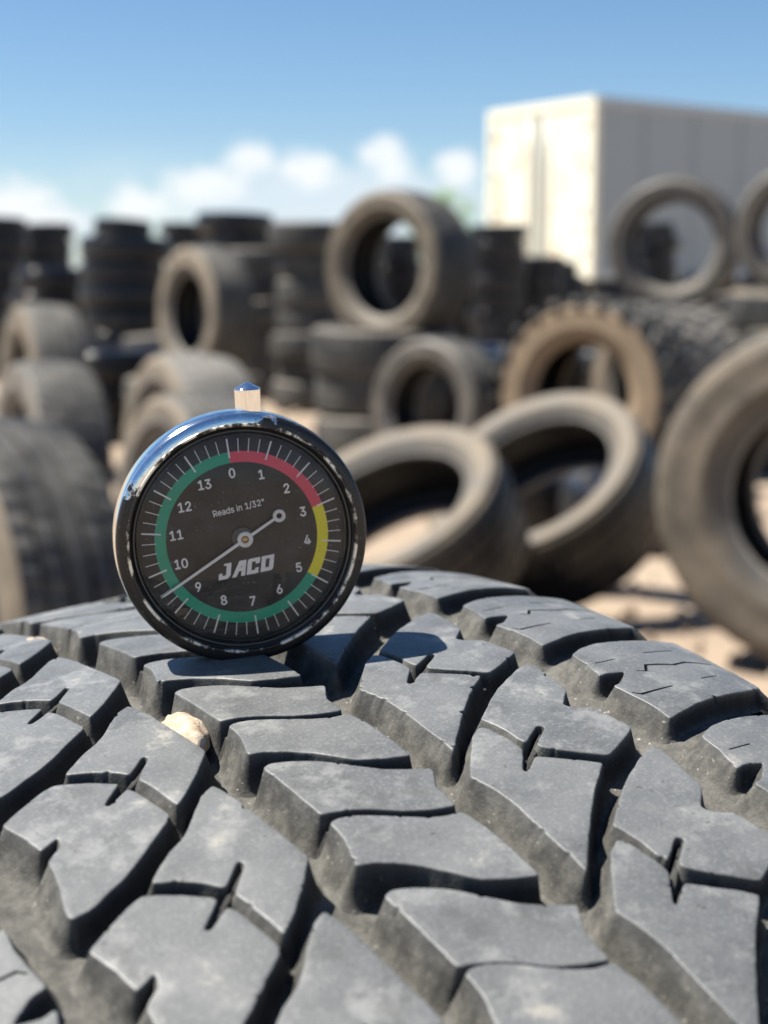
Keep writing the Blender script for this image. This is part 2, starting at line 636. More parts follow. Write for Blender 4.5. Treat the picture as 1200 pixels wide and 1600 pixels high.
# single tyres: centre, facing, diameter, width, rim, style
SINGLES = [
    ((1.035, 3.50, .400), face_dir(-30, 2), .80, .27, .42, 'tan', 'big tan sidewall tyre standing upright on the sand at the right edge'),
    ((.455, 4.25, .280), face_dir(-43, 50), .66, .27, .45, 'rim', 'tyre leaning back with pale rim edge, right one of the two tilted tyres'),
    ((.030, 3.80, .250), face_dir(-44, 57), .65, .26, .44, 'rim', 'tyre leaning back with sunlit sand inside it, just right of the dial gauge'),
    ((.250, 7.05, .325), face_dir(-42, 3), .65, .25, .40, 'grey', 'grey tyre standing beside the short stack under the big upright tyre'),
    ((.930, 6.75, .410), face_dir(-34, 2), .83, .36, .45, 'brown_lug', 'knobbly mud tyre with brown sidewall standing behind the tilted tyres'),
    ((1.330, 7.35, .400), face_dir(-68, 2), .80, .36, .44, 'pale_lug', 'dusty grey knobbly tyre standing right behind the brown sided mud tyre'),
    ((.930, 5.30, .105), (.03, -.04, 1), .64, .21, .40, 'black', 'dark tyre lying flat between the tilted tyre and the big upright tyre'),
    ((.530, 5.75, .105), (-.03, -.05, 1), .64, .21, .40, 'black', 'black tyre lying flat, half hidden behind the two tilted tyres'),
    ((.080, 8.00, .975), face_dir(-41, 1), .79, .32, .50, 'tan', 'wide tyre standing on top of the short grey stack against the sky'),
    ((1.660, 8.90, 1.115), face_dir(-21, 0), .75, .25, .48, 'grey', 'tyre standing on a stack in front of the trailer, trailer seen through its hole'),
    ((2.040, 7.60, 1.150), face_dir(-24, 0), .64, .22, .42, 'grey', 'tyre standing on a tan stack, cut off by the right edge of the picture'),
    ((-.960, 8.30, .735), face_dir(-56, 1), .72, .25, .41, 'tan', 'tan sidewall tyre standing on two tyres left of the grey stack'),
    ((-.640, 5.05, .330), face_dir(-62, 3), .66, .27, .39, 'pale', 'pale dusty tyre standing behind the dial gauge, hindmost of the pair'),
    ((-.480, 3.85, .305), face_dir(-60, 4), .61, .22, .38, 'tan', 'dusty tyre with dark hole standing behind the dial gauge, foremost of the pair'),
    ((-1.620, 7.30, .400), face_dir(-64, 3), .80, .27, .45, 'tan', 'farthest of three tyres standing in a row at the left edge'),
    ((-1.000, 4.55, .330), face_dir(-64, 3), .66, .22, .40, 'grey', 'middle one of three tyres standing in a row at the left edge'),
    ((-.640, 2.50, .332), face_dir(-53, 1), .66, .21, .39, 'tan', 'nearest of three tyres standing in a row at the left edge, brown sidewall'),
]
for c, ax, D, W, rim, st, lab in SINGLES:
    add_tyre(c, ax, D, W, rim, st, lab, name='mud_tyre' if 'lug' in st else 'car_tyre')

ORD = ['topmost', 'second from the top', 'third from the top', 'fourth from the top', 'fifth from the top', 'sixth from the top',
       'seventh from the top', 'eighth from the top', 'ninth from the top', 'tenth from the top']


def add_stack(x, y, n, D, W, style, where, top_small=False, lean=0.0):
    if style == 'black':
        n, W = min(10, round(n * W / .174)), .174
    rng = random.Random(int(x * 1000) + n)
    z = 0.0
    for i in range(n):
        d = D * rng.choice((1.0, .94, .97, 1.04))
        w = W * rng.choice((1.0, .92, 1.07))
        if top_small and i == n - 1:
            d, w = D * .66, W * .75
        d, w = round(d, 2), round(w, 3)
        k = n - 1 - i
        tilt = Vector((rng.gauss(0, .028), rng.gauss(0, .028), 1))
        lab = '%s %s' % (ORD[k] + (' small tyre of' if top_small and k == 0 else ' tyre of'), where)
        st = style
        add_tyre((x + rng.gauss(0, .024) + lean * i, y + rng.gauss(0, .024), z + w / 2), tilt, d, w, round(d * .6, 2), st, lab, 'tyres in the ' + where, name='stacked_tyre')
        z += w * .985


STACKS = [
    (.020 - .02, 8.02, 3, .72, .21, 'grey', 'short grey stack under wide tyre'),
    (1.70, 8.95, 3, .72, .25, 'grey', 'dusty stack under the raised ring tyre'),
    (2.03, 7.62, 4, .70, .21, 'tan', 'tan stack at the right edge'),
    (-1.02, 8.32, 2, .70, .195, 'grey', 'low pair under tan upright tyre'),
    (-3.80, 15.2, 8, .66, .205, 'black', 'tall black stack cut by the left edge'),
    (-3.70, 17.0, 8, .64, .20, 'black', 'black stack second from left edge'),
    (-1.92, 11.4, 7, .64, .20, 'black', 'wide near black stack capped by a small tyre', True),
    (-2.45, 19.5, 9, .64, .20, 'black', 'far black stack right of the small capped one'),
    (-1.29, 14.0, 8, .66, .197, 'black', 'tall black stack left of the sky gap'),
    (-.99, 12.4, 6, .62, .20, 'grey', 'grey stack below the sky gap'),
    (-.50, 11.2, 7, .62, .19, 'grey', 'pale grey stack left of the wide upright tyre'),
    (1.22, 16.7, 8, .63, .20, 'black', 'black stack before the trailer doors'),
    (.92, 18.6, 8, .64, .205, 'black', 'black stack right of the wide upright tyre'),
    (2.00, 18.2, 6, .64, .197, 'black', 'low black stack under the trailer doors'),
    (1.72, 17.2, 6, .60, .192, 'black', 'low black stack beside trailer door stack'),
    (3.50, 20.4, 9, .64, .193, 'black', 'black stack seen through raised ring tyre'),
    (3.55, 17.0, 5, .64, .20, 'black', 'low black stack between the raised tyres'),
    (4.30, 17.4, 5, .64, .20, 'black', 'low black stack near the right edge'),
    (.20, 20.0, 8, .64, .20, 'black', 'far black stack behind wide upright tyre'),
    (-.35, 19.0, 7, .64, .20, 'black', 'far black stack behind pale grey one'),
    (-1.85, 21.5, 8, .64, .20, 'black', 'farthest black stack behind the left stacks'),
    (2.75, 18.4, 4, .64, .20, 'black', 'low black stack below the near trailer corner'),
    (-2.75, 12.8, 5, .64, .20, 'black', 'lower black stack before the left stacks'),
    (-1.45, 10.4, 3, .64, .20, 'grey', 'low dusty stack behind the tan upright tyre'),
    (-1.66, 9.0, 3, .64, .20, 'black', 'low black stack behind the left tyres'),
    (.43, 8.78, 3, .64, .20, 'black', 'low black stack behind the standing grey tyre'),
    (.86, 8.35, 3, .64, .20, 'black', 'low black stack behind the brown mud tyre'),
    (2.45, 12.5, 4, .64, .20, 'grey', 'low dusty stack behind the knobbly mud tyre'),
]
for s in STACKS:
    add_stack(*s)


# ------------------------------------------------------------------ foreground tyre
TR = 0.400                                     # radius at the crown
HC, H4 = 1.2353, 5.278                         # crown curvature, shoulder roll-off
YAW, ROLL = 0.52607, 0.11875
T_AX = Vector((math.cos(YAW) * math.cos(ROLL), math.sin(YAW) * math.cos(ROLL), math.sin(ROLL)))
T_FW = Vector((-math.sin(YAW), math.cos(YAW), 0))
T_UP = T_AX.cross(T_FW)
T_C = Vector((-.00471, .34575, CAM_H - .47254))
PITCH = 41.093                                 # mm, spacing of the pattern round the tyre
N_PITCH = 61
T_OFF = {-1: 1.63, 0: -.97, 1: -1.91, 2: .24, 3: 1.02}
DEPTH = 7.6


def t_prof(v):
    return HC * v * v / 2 + H4 * max(abs(v) - .07, 0) ** 2


def t_pt(s, v, d):
    """s round the tyre, v across, d below the outer surface (all mm) -> tyre local metres"""
    v *= .001
    r = TR - t_prof(v) - d * .001
    a = s / 400.0
    return Vector((v, r * math.sin(a), r * math.cos(a)))


def t_depth(v):
    v = abs(v)
    def st(a, b):
        t = min(1, max(0, (v - a) / (b - a)))
        return t * t * (3 - 2 * t)
    return DEPTH - 1.7 * st(13, 22) - 1.6 * st(55, 65)


def hero_rubber(name, floor=False):
    m, N, b = principled(name, rough=.5)
    tc = N.new('ShaderNodeTexCoord')
    oi = N.new('ShaderNodeObjectInfo')
    off = N.new('ShaderNodeVectorMath', operation='ADD')
    N.link(tc.outputs['Object'], off.inputs[0])
    N.link(N.math('MULTIPLY', oi.outputs['Random'], 9.0), off.inputs[1])
    P = off.outputs[0]
    big = N.noise(P, 55, 5, .6)
    mid = N.noise(P, 210, 6, .72)
    sm = N.noise(P, 95, 6, .68)
    fine = N.noise(P, 1500, 4, .65)
    spk = N.noise(P, 900, 2, .5)
    at = N.new('ShaderNodeAttribute', attribute_name='dirt')
    dirt = at.outputs['Fac']
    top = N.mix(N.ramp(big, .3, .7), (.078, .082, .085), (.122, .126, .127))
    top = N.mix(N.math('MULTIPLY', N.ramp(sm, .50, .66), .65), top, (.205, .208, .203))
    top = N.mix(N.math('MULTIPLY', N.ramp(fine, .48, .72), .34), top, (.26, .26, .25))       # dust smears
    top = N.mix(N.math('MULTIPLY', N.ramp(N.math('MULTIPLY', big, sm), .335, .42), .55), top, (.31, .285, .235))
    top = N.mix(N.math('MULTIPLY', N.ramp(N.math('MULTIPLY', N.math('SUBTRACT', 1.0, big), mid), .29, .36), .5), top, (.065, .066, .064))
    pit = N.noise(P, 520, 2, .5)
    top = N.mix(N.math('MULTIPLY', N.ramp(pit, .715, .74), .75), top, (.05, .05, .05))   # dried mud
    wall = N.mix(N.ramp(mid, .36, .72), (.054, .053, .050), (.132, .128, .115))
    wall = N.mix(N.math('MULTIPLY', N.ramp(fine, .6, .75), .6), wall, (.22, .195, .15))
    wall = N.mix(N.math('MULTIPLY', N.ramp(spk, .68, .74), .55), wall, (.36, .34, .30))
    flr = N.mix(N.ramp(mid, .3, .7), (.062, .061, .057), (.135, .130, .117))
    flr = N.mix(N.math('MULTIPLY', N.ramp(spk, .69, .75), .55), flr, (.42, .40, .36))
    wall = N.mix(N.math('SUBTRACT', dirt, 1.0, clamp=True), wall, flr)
    lit_or_dust = N.new('ShaderNodeAttribute', attribute_name='dust_or_lit').outputs['Fac']
    lit_or_dust = N.math('ADD', lit_or_dust, N.math('MULTIPLY', N.math('SUBTRACT', sm, .5), .5), clamp=True)
    wall = N.mix(lit_or_dust, (.022, .022, .023), wall)  # walls turned from the sun go near-black: shade painted into the rubber colour
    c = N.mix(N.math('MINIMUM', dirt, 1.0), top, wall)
    N.link(c, b.inputs['Base Color'])
    N.link(N.math('ADD', N.math('ADD', .33, N.math('MULTIPLY', mid, .24)), N.math('MULTIPLY', N.math('MINIMUM', dirt, 1.0), .3), clamp=True), b.inputs['Roughness'])
    N.link(N.math('SUBTRACT', .45, N.math('MULTIPLY', N.math('MINIMUM', dirt, 1.0), .36)), b.inputs['Specular IOR Level'])
    bp = N.new('ShaderNodeBump')
    bp.inputs['Distance'].default_value = .0006 if floor else .0004
    N.link(N.math('ADD', .22, N.math('MULTIPLY', dirt, .5)), bp.inputs['Strength'])
    N.link(N.math('ADD', N.math('MULTIPLY', mid, .7), N.math('MULTIPLY', fine, .5)), bp.inputs['Height'])
    N.link(bp.outputs[0], b.inputs['Normal'])
    return m


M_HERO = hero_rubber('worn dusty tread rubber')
M_SIPE = principled('sipe rubber', (.02, .02, .02), .7)[0]

# outlines of the tread blocks: (round the tyre, across) in mm
BLOCKS = {
    'centre_back': ([(13.8, -11.7), (14.6, -10.1), (13.6, -6.9), (10.6, -2.1), (6.4, 2.0), (2.4, 6.1), (0, 10.4), (-1.5, 13.5), (-6.9, 10.9), (-13.2, 10.8),
                     (-12.2, 6.6), (-10.3, 2.2), (-7.7, -1.5), (-5.7, -4.9), (-4.7, -8.0), (-4.4, -10.2), (2.1, -10.7), (9.7, -11.3)],
                    {0: (2.0, .5), 1: (-.1, 0), 3: (-1.3, -.2)}),
    'centre_front': ([(-7.3, -10.2), (-6.7, -8.6), (-7.2, -5.8), (-8.8, -2.8), (-11.4, .9), (-13.5, 4.2), (-15.0, 7.4), (-15.2, 10.7), (-20.9, 11.9), (-27.3, 12.2),
                      (-34.9, 12.3), (-33.5, 7.9), (-31.3, 3.2), (-29.2, 1.3), (-25.5, -1.8), (-22.4, -5.2), (-19.9, -9.3), (-19.3, -12.0), (-16.2, -11.2), (-12.6, -10.2), (-9.0, -10.0)],
                     {-1: (1.4, -.1), 0: (-1.6, -.1), 1: (0, .3), 3: (.2, 0)}),
    'right_upper': ([(26.0, 53.8), (23.6, 54.4), (18.3, 53.7), (11.9, 52.8), (7.1, 48.4), (5.1, 49.5), (3.7, 52.6), (.1, 53.5), (-3.0, 54.1), (-5.9, 54.5), (-8.0, 51.2),
                     (-10.2, 47.6), (-12.1, 44.0), (-10.8, 42.3), (-8.5, 39.4), (-6.0, 36.4), (-4.2, 34.6), (-3.0, 34.8), (1.3, 39.9), (2.4, 38.8), (-2.0, 33.2), (-.3, 32.7),
                     (3.9, 32.5), (6.7, 31.9), (9.3, 31.0), (11.0, 32.9), (14.7, 36.7), (18.7, 41.3), (22.1, 46.3), (24.7, 50.1)],
                    {0: (1.7, 1.0), 1: (-.9, .5), 3: (1.4, -.1)}),
    'right_lower': ([(6.7, 28.9), (6.0, 30.0), (2.6, 30.8), (-.3, 31.3), (-3.5, 31.4), (-9.6, 27.0), (-10.3, 27.4), (-6.6, 31.9), (-7.4, 33.0), (-9.2, 35.4), (-11.6, 38.9),
                     (-13.8, 41.4), (-16.2, 38.8), (-19.9, 34.8), (-25.3, 29.8), (-31.2, 24.7), (-35.7, 21.0), (-37.6, 19.4), (-33.6, 19.7), (-28.2, 19.5), (-22.4, 19.6),
                     (-16.7, 19.7), (-12.1, 19.0), (-8.5, 18.1), (-7.2, 17.6), (-2.5, 20.8), (4.5, 25.9)],
                    {0: (2.0, 1.0), 1: (.2, .5), 3: (.6, .1)}),
    'left_upper': ([(13.6, -21.3), (10.8, -20.4), (6.3, -19.6), (-.5, -18.9), (-8.8, -17.8), (-13.7, -17.3), (-16.3, -19.1), (-20.1, -21.9), (-24.6, -25.7), (-27.8, -28.9),
                    (-22.3, -29.8), (-18.5, -30.5), (-15.9, -31.2), (-9.9, -26.6), (-8.7, -27.2), (-13.7, -31.8), (-11.0, -34.0), (-8.4, -37.2), (-6.5, -41.1), (-4.6, -39.4),
                    (-.8, -35.6), (1.6, -32.2), (3.7, -30.2), (8.1, -27.0), (12.0, -23.9)],
                   {0: (-.6, 0), 2: (0, -.1), 3: (.5, -.2)}),
    'left_lower': ([(-8.6, -44.0), (-9.8, -41.8), (-11.9, -38.5), (-15.4, -34.4), (-20.7, -39.3), (-21.5, -38.6), (-17.9, -34.0), (-19.7, -33.1), (-23.6, -32.3), (-29.8, -31.2),
                    (-30.9, -31.7), (-34.2, -35.4), (-38.5, -39.9), (-41.7, -43.9), (-44.7, -48.6), (-46.4, -51.5), (-46.9, -54.5), (-45.8, -54.9), (-43.8, -54.6), (-38.5, -53.5),
                    (-34.0, -52.9), (-31.0, -52.7), (-29.9, -51.7), (-28.0, -49.5), (-25.3, -49.0), (-27.4, -52.6), (-22.1, -53.6), (-18.2, -54.8), (-16.1, -55.5), (-14.9, -54.0),
                    (-12.3, -50.4), (-9.6, -46.4)],
                   {0: (-2.0, -.3), 2: (0, .5)}),
    'shoulder': ([(25.9, 64.6), (28.0, 68.6), (29.1, 73.3), (29.2, 78.9), (29.2, 84.5), (29.4, 90), (29.8, 95.2), (23.1, 95.5), (15.7, 95.4), (9.1, 95.4), (2.9, 95.4),
                  (0, 88.2), (-1.6, 80.1), (-3.1, 72.9), (-4.8, 67.0), (-6.0, 63.6), (-.6, 63.9), (4.5, 63.3), (9.6, 62.4), (10.3, 65.1), (14.2, 69.1), (15.1, 65.1), (14.4, 62.9),
                  (20.8, 64.3), (24.8, 64.5)],
                 {0: (-1.0, -1.0), 1: (.1, -1.0), 3: (.8, -.1)}),
}
BLOCKS['centre_bridge'] = ([(-4.0, -9.8), (-3.6, -7.6), (-4.7, -4.5), (-6.8, -1.0), (-9.4, 2.8), (-11.3, 6.9), (-12.4, 10.2), (-16.2, 10.2), (-16.0, 7.0), (-14.4, 3.7), (-12.2, .4),
                            (-9.6, -3.2), (-8.1, -5.9), (-7.6, -8.4), (-7.8, -9.7)], {})
BLOCKS['right_bridge'] = ([(-13.2, 41.4), (-10.4, 36.2), (-8.2, 33.0), (-4.5, 30.8), (2.0, 30.1), (6.0, 29.0), (8.9, 31.2), (6.8, 32.8), (4.0, 33.5), (0, 33.7), (-3.0, 36), (-7.8, 40.6),
                           (-11.3, 43.4), (-12.3, 43.3)], {})
BLOCKS['left_bridge'] = ([(-28.2, -29.7), (-22.3, -28.9), (-16, -29.6), (-12.4, -31.2), (-10, -34.0), (-7.4, -37.2), (-6.6, -40.4), (-8.4, -42.8), (-10.9, -41.7), (-13, -38.4),
                          (-16.4, -35.0), (-20, -34.3), (-24, -33.4), (-29.0, -31.4)], {})
BLOCKS['right_rib'] = ([(-9.7, 27.5), (-8.9, 27.7), (-4.6, 32.0), (-1.6, 35.3), (1.9, 39.0), (1.5, 39.4), (-2.4, 35.9), (-5.4, 32.6)], {})
BLOCKS['left_rib'] = ([(-20.9, -38.8), (-20.3, -38.8), (-16.2, -33.9), (-13.2, -30.9), (-9.5, -27.2), (-9.9, -26.9), (-14.0, -30.3), (-17.0, -33.4)], {})
BRIDGE = {'centre_bridge': ('centre_back', 3.0), 'right_bridge': ('right_upper', 3.4), 'left_bridge': ('left_upper', 3.4), 'right_rib': ('right_upper', 1.3), 'left_rib': ('left_upper', 1.3)}
SIPES = {'shoulder': [[(20.0, 66.1), (20.1, 71.4)], [(21.4, 79.8), (22.4, 88.2)], [(13.6, 71.6), (12.7, 73.4), (15.4, 75.4), (15.0, 78.5), (14.2, 81.9), (15.4, 85.8), (15.0, 93.0)],
                      [(5.6, 63.9), (4.3, 65.2), (5.0, 73.7)], [(6.8, 82.7), (8.1, 88.2)]]}


def resample(poly, step):
    out = []
    n = len(poly)
    for i in range(n):
        a, b = Vector(poly[i]), Vector(poly[(i + 1) % n])
        m = max(1, int(round((b - a).length / step)))
        for k in range(m):
            out.append(a.lerp(b, k / m))
    return out


def smooth_loop(pts, it):
    n = len(pts)
    for _ in range(it):
        pts = [(pts[i - 1] + pts[i] * 2 + pts[(i + 1) % n]) / 4 for i in range(n)]
    return pts


def area(p):
    return sum(p[i].x * p[(i + 1) % len(p)].y - p[(i + 1) % len(p)].x * p[i].y for i in range(len(p))) / 2


def normals(pts):
    """outward normals of a counter-clockwise loop"""
    n = len(pts)
    out = []
    for i in range(n):
        t = pts[(i + 1) % n] - pts[i - 1]
        nn = Vector((t.y, -t.x))
        out.append(nn.normalized() if nn.length > 1e-9 else Vector((0, 0)))
    return out


def inside(p, poly):
    c = False
    n = len(poly)
    j = n - 1
    for i in range(n):
        a, b = poly[i], poly[j]
        if (a.y > p.y) != (b.y > p.y) and p.x < (b.x - a.x) * (p.y - a.y) / (b.y - a.y) + a.x:
            c = not c
        j = i
    return c


def slit(line, w):
    """closed thin polygon round an open polyline"""
    L = [Vector(p) for p in line]
    le, ri = [], []
    for i, p in enumerate(L):
        a = L[max(0, i - 1)]
        b = L[min(len(L) - 1, i + 1)]
        t = (b - a).normalized()
        n = Vector((t.y, -t.x)) * w / 2
        if i in (0, len(L) - 1):
            n *= .5
        le.append(p + n)
        ri.append(p - n)
    return le + ri[::-1]


def block_mesh(kind, seed, mirror=False, hi=True):
    pts, _ = BLOCKS[kind]
    sip = SIPES.get(kind, [])
    if mirror:
        pts = [(-48.9 - s, -v) for s, v in pts]
        sip = [[(-48.9 - s, -v) for s, v in l] for l in sip]
    loop = smooth_loop(resample(pts, .42 if hi else 1.2), 3 if hi else 1)
    if area(loop) < 0:
        loop = loop[::-1]
    so = seed * 7.31
    bites = []
    # worn, slightly wandering edge with a few small bites
    if hi:
        nm = normals(loop)
        lo = []
        for p, n in zip(loop, nm):
            w = noise.noise((p.x * .35, p.y * .35, so)) * .12 + noise.noise((p.x * 1.4, p.y * 1.4, so + 5)) * .05
            bite = max(0, noise.noise((p.x * .8, p.y * .8, so + 11)) - .46) * 2.6
            lo.append(p + n * w)
            bites.append(min(bite, .8))
        loop = lo
    nm = normals(loop)
    n = len(loop)
    if not bites:
        bites = [0.0] * n
    top = BRIDGE[kind][1] if kind in BRIDGE else 0.0
    rings = [(-.30, 0.0), (-.14, .03), (-.03, .11), (.04, .27), (.08, .60), (.20, 2.8), (.34, 5.0), (.52, 6.6), (.95, 7.35), (1.5, 7.9)] if hi else [(-.6, 0), (-.1, .3), (0, .8), (.9, 8.9)]
    if kind != 'shoulder':
        pass
    # dirtiness of each ring
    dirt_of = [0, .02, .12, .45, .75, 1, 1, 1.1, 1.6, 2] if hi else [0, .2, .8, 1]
    V, F, D, U_ = [], [], [], []
    ring_idx = []
    inner2d = None
    nm = normals(loop)
    for _ in range(3):
        nm = [(nm[i - 1] + nm[i] * 2 + nm[(i + 1) % n]).normalized() for i in range(n)]
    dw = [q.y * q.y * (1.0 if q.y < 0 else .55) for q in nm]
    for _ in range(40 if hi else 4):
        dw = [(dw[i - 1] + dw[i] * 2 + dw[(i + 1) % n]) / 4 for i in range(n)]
    for ri, (off, dep) in enumerate(rings):
        idx = []
        cur = []
        for p, nn, dwi, bi in zip(loop, nm, dw, bites):
            lim = abs(p.y) > 93.5
            o = off + (dep * .55 if lim and off >= 0 else 0)
            o += max(0, dep - .5) * (.38 * dwi) if hi else 0
            q = p + nn * (o - bi * max(0, 1 - dep / 3.2))
            jit = noise.noise((p.x * .9, p.y * .9, so + dep)) * (.05 if ri > 4 and hi else 0)
            q = q + nn * jit
            cur.append(q)
            idx.append(len(V))
            dd = dep
            dd = dep * t_depth(q.y) / DEPTH if dep > 1 else dep
            if lim and dep > 7:
                dd = dep * 1.25
            und = noise.noise((q.x * .12, q.y * .12, so + 2)) * .10
            V.append(t_pt(q.x, q.y, max(dd, 0) * (1 - top / 9) + top + und))
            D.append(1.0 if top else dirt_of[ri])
            U_.append(.35 if top else min(1.0, .12 + 1.25 * dwi * (1 if nn.y < 0 else .35) + max(0, dep - 6.2) * .5))  # sunlit left-facing walls painted paler, shaded ones darker, plus dust near the floor
        if ri == 0:
            inner2d = cur
        ring_idx.append(idx)
    for a, b in zip(ring_idx[:-1], ring_idx[1:]):
        for i in range(n):
            j = (i + 1) % n
            F.append((a[i], b[i], b[j], a[j]))
    # holes (sipes)
    holes = []
    if hi:
        for l in sip:
            h = resample(slit(l, .80), .8)
            if area(h) < 0:
                h = h[::-1]
            holes.append(h)
    # top face
    co = list(inner2d)
    edges = [(i, (i + 1) % n) for i in range(n)]
    for h in holes:
        b0 = len(co)
        co += h
        edges += [(b0 + i, b0 + (i + 1) % len(h)) for i in range(len(h))]
    g = 1.5 if hi else 5
    xs = [p.x for p in inner2d]
    ys = [p.y for p in inner2d]
    x = min(xs)
    while x < max(xs):
        y = min(ys)
        while y < max(ys):
            q = Vector((x + noise.noise((x * 3, y * 3, so)) * .3, y + noise.noise((x * 3, y * 3, so + 9)) * .3))
            if inside(q, inner2d) and min((q - p).length_squared for p in inner2d) > (g * .45) ** 2 and not any(inside(q, h) for h in holes):
                co.append(q)
            y += g
        x += g
    cv, ce, cf, ov, oe, of = delaunay_2d_cdt(co, edges, [], 0, 1e-6)
    mp = {}
    for i, o in enumerate(ov):
        if o and o[0] < n:
            mp[i] = ring_idx[0][o[0]]
    for i, q in enumerate(cv):
        if i not in mp:
            mp[i] = len(V)
            und = noise.noise((q.x * .12, q.y * .12, so + 2)) * .10
            V.append(t_pt(q.x, q.y, und + top))
            D.append(1.0 if top else 0.0)
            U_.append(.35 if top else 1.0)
    ls = [Vector(p) for p in inner2d]
    for f in cf:
        c = sum((cv[i] for i in f), Vector((0, 0))) / len(f)
        if inside(c, ls) and not any(inside(c, h) for h in holes):
            F.append(tuple(mp[i] for i in f))
    for h in holes:
        m_ = len(h)
        b0 = len(V)
        for dep in (0.0, 4.5):
            for q in h:
                V.append(t_pt(q.x, q.y, dep + noise.noise((q.x * .12, q.y * .12, so + 2)) * .10 - (.0 if dep else 0)))
                D.append(.3 if dep == 0 else .8)
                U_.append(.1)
        for i in range(m_):
            j = (i + 1) % m_
            F.append((b0 + i, b0 + j, b0 + m_ + j, b0 + m_ + i))
        F.append(tuple(b0 + m_ + i for i in range(m_)))
    me = mesh_from('tread_block', V, F, [M_HERO])
    bm = bmesh.new()
    bm.from_mesh(me)
    bmesh.ops.recalc_face_normals(bm, faces=bm.faces[:])
    # outward check on the first top-ish face
    tot = sum((f.normal.dot(Vector((0, f.calc_center_median().y, f.calc_center_median().z)).normalized()) * f.calc_area()) for f in bm.faces)
    if tot < 0:
        bmesh.ops.reverse_faces(bm, faces=bm.faces[:])
    bm.to_mesh(me)
    bm.free()
    for nm_, vals in (('dirt', D), ('dust_or_lit', U_)):
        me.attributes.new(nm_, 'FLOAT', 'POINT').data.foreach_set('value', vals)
    return me


def build_hero_tyre():
    rot = Matrix((T_AX, T_FW, T_UP)).transposed()
    M = rot.to_4x4()
    HB = TR                                    # local height of the axle over the base
    base = T_C - T_UP * HB
    M.translation = base
    root = empty('foreground_tyre', M)
    tag(root, 'large worn all terrain tyre in the foreground with the dial gauge on its tread', 'tyre')
    # --- carcass: groove floor, sidewalls, inside
    half = [(v * .001, t_depth(v)) for v in (0, 8, 12, 14, 16, 18, 20, 22, 30, 38, 46, 54, 57, 60, 63, 66, 74, 82, 88)] + [(.093, 6.0), (.0985, DEPTH + 2.0)]
    prof = [(TR - t_prof(v) - d * .001, v) for v, d in half]
    flo = [(r, -v) for r, v in reversed(prof[1:])] + prof
    vs, fs = [], []
    n = 720
    m = len(flo)
    D = []
    for i in range(n):
        a = 2 * math.pi * i / n
        for r, v in flo:
            rr = r + .00035 * noise.noise((v * 190, math.cos(a) * 60, math.sin(a) * 60)) + .0002 * noise.noise((v * 700, math.cos(a) * 240, math.sin(a) * 240))
            vs.append((v, rr * math.sin(a), rr * math.cos(a)))
            D.append(2.0)
    for i in range(n):
        j = (i + 1) % n
        for k in range(m - 1):
            fs.append((i * m + k, i * m + k + 1, j * m + k + 1, j * m + k))
    me = mesh_from('tread_base', vs, fs, [M_HERO])
    for nm_, vals in (('dirt', D), ('dust_or_lit', [1.0] * len(D))):
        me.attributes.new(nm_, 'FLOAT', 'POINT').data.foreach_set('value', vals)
    o = link_obj('tread_base', me, root)
    o.location = (0, 0, HB)
    e = flo[-1][0]
    sp = [(e, .0985), (.372, .112), (.350, .124), (.348, .127), (.335, .128), (.30, .130), (.275, .126), (.262, .120), (.245, .108), (.232, .100), (.222, .097), (.217, .092), (.216, .084), (.222, .079), (.236, .084), (.27, .108), (.32, .112), (.36, .095), (.377, .05), (.378, 0)]
    for sg in (1, -1):
        vs, fs = lathe([(r, v * sg) for r, v in sp], 160)
        vs = [(z, x, y) for x, y, z in vs]
        so = link_obj('sidewall', mesh_from('sidewall', vs, fs, [M_GREY_S]), root)
        so.location = (0, 0, HB)
    # --- tread blocks
    kinds = [('centre_back', False), ('centre_front', False), ('right_upper', False), ('right_lower', False), ('left_upper', False), ('left_lower', False), ('shoulder', False), ('shoulder', True), ('centre_bridge', False), ('right_bridge', False), ('left_bridge', False), ('right_rib', False), ('left_rib', False)]
    rest = []
    for ci, (kind, mir) in enumerate(kinds):
        lo_me = None
        offs = {} if mir else BLOCKS[BRIDGE[kind][0] if kind in BRIDGE else kind][1]
        for k in range(-20, 41):
            s = -k * PITCH + T_OFF.get(k, 0)
            dv = 0.0
            if -1 <= k <= 3:
                ds, dv = offs.get(k, (0, 0))
                s += ds
            # fit the whole pattern round the tyre: 61 pitches
            if k > 3 or k < -1:
                k0 = 3 if k > 3 else -1
                s = -k0 * PITCH + T_OFF[k0] - (k - k0) * (2 * math.pi * 400 - 4 * PITCH + (T_OFF[3] - T_OFF[-1])) / 57.0
            ang = -s / 400.0
            near = -4 <= k <= 4
            if kind in BRIDGE and not near:
                continue
            if near:
                me = block_mesh(kind, ci * 20 + k + 5, mir, True)
            else:
                if lo_me is None:
                    lo_me = block_mesh(kind, ci, mir, False)
                me = lo_me
            if -18 <= k <= 18:
                o = link_obj(('slot_rib' if kind.endswith('rib') else 'sipe_floor') if kind in BRIDGE else 'tread_block', me, root)
                o.location = (dv * .001, 0, HB)
                o.rotation_euler = (ang, 0, 0)
            else:
                rest.append((me, Matrix.Rotation(ang, 4, 'X')))
    V, F, D = [], [], []
    for me, mt in rest:
        b0 = len(V)
        V += [mt @ v.co for v in me.vertices]
        F += [tuple(b0 + i for i in p.vertices) for p in me.polygons]
        D += [d.value for d in me.attributes['dirt'].data]
    me = mesh_from('underside_tread', V, F, [M_HERO])
    for nm_, vals in (('dirt', D), ('dust_or_lit', [1.0] * len(D))):
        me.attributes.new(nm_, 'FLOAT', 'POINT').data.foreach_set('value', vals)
    o = link_obj('underside_tread', me, root)
    o.location = (0, 0, HB)
    tag(o, kind='stuff')
    return root


build_hero_tyre()


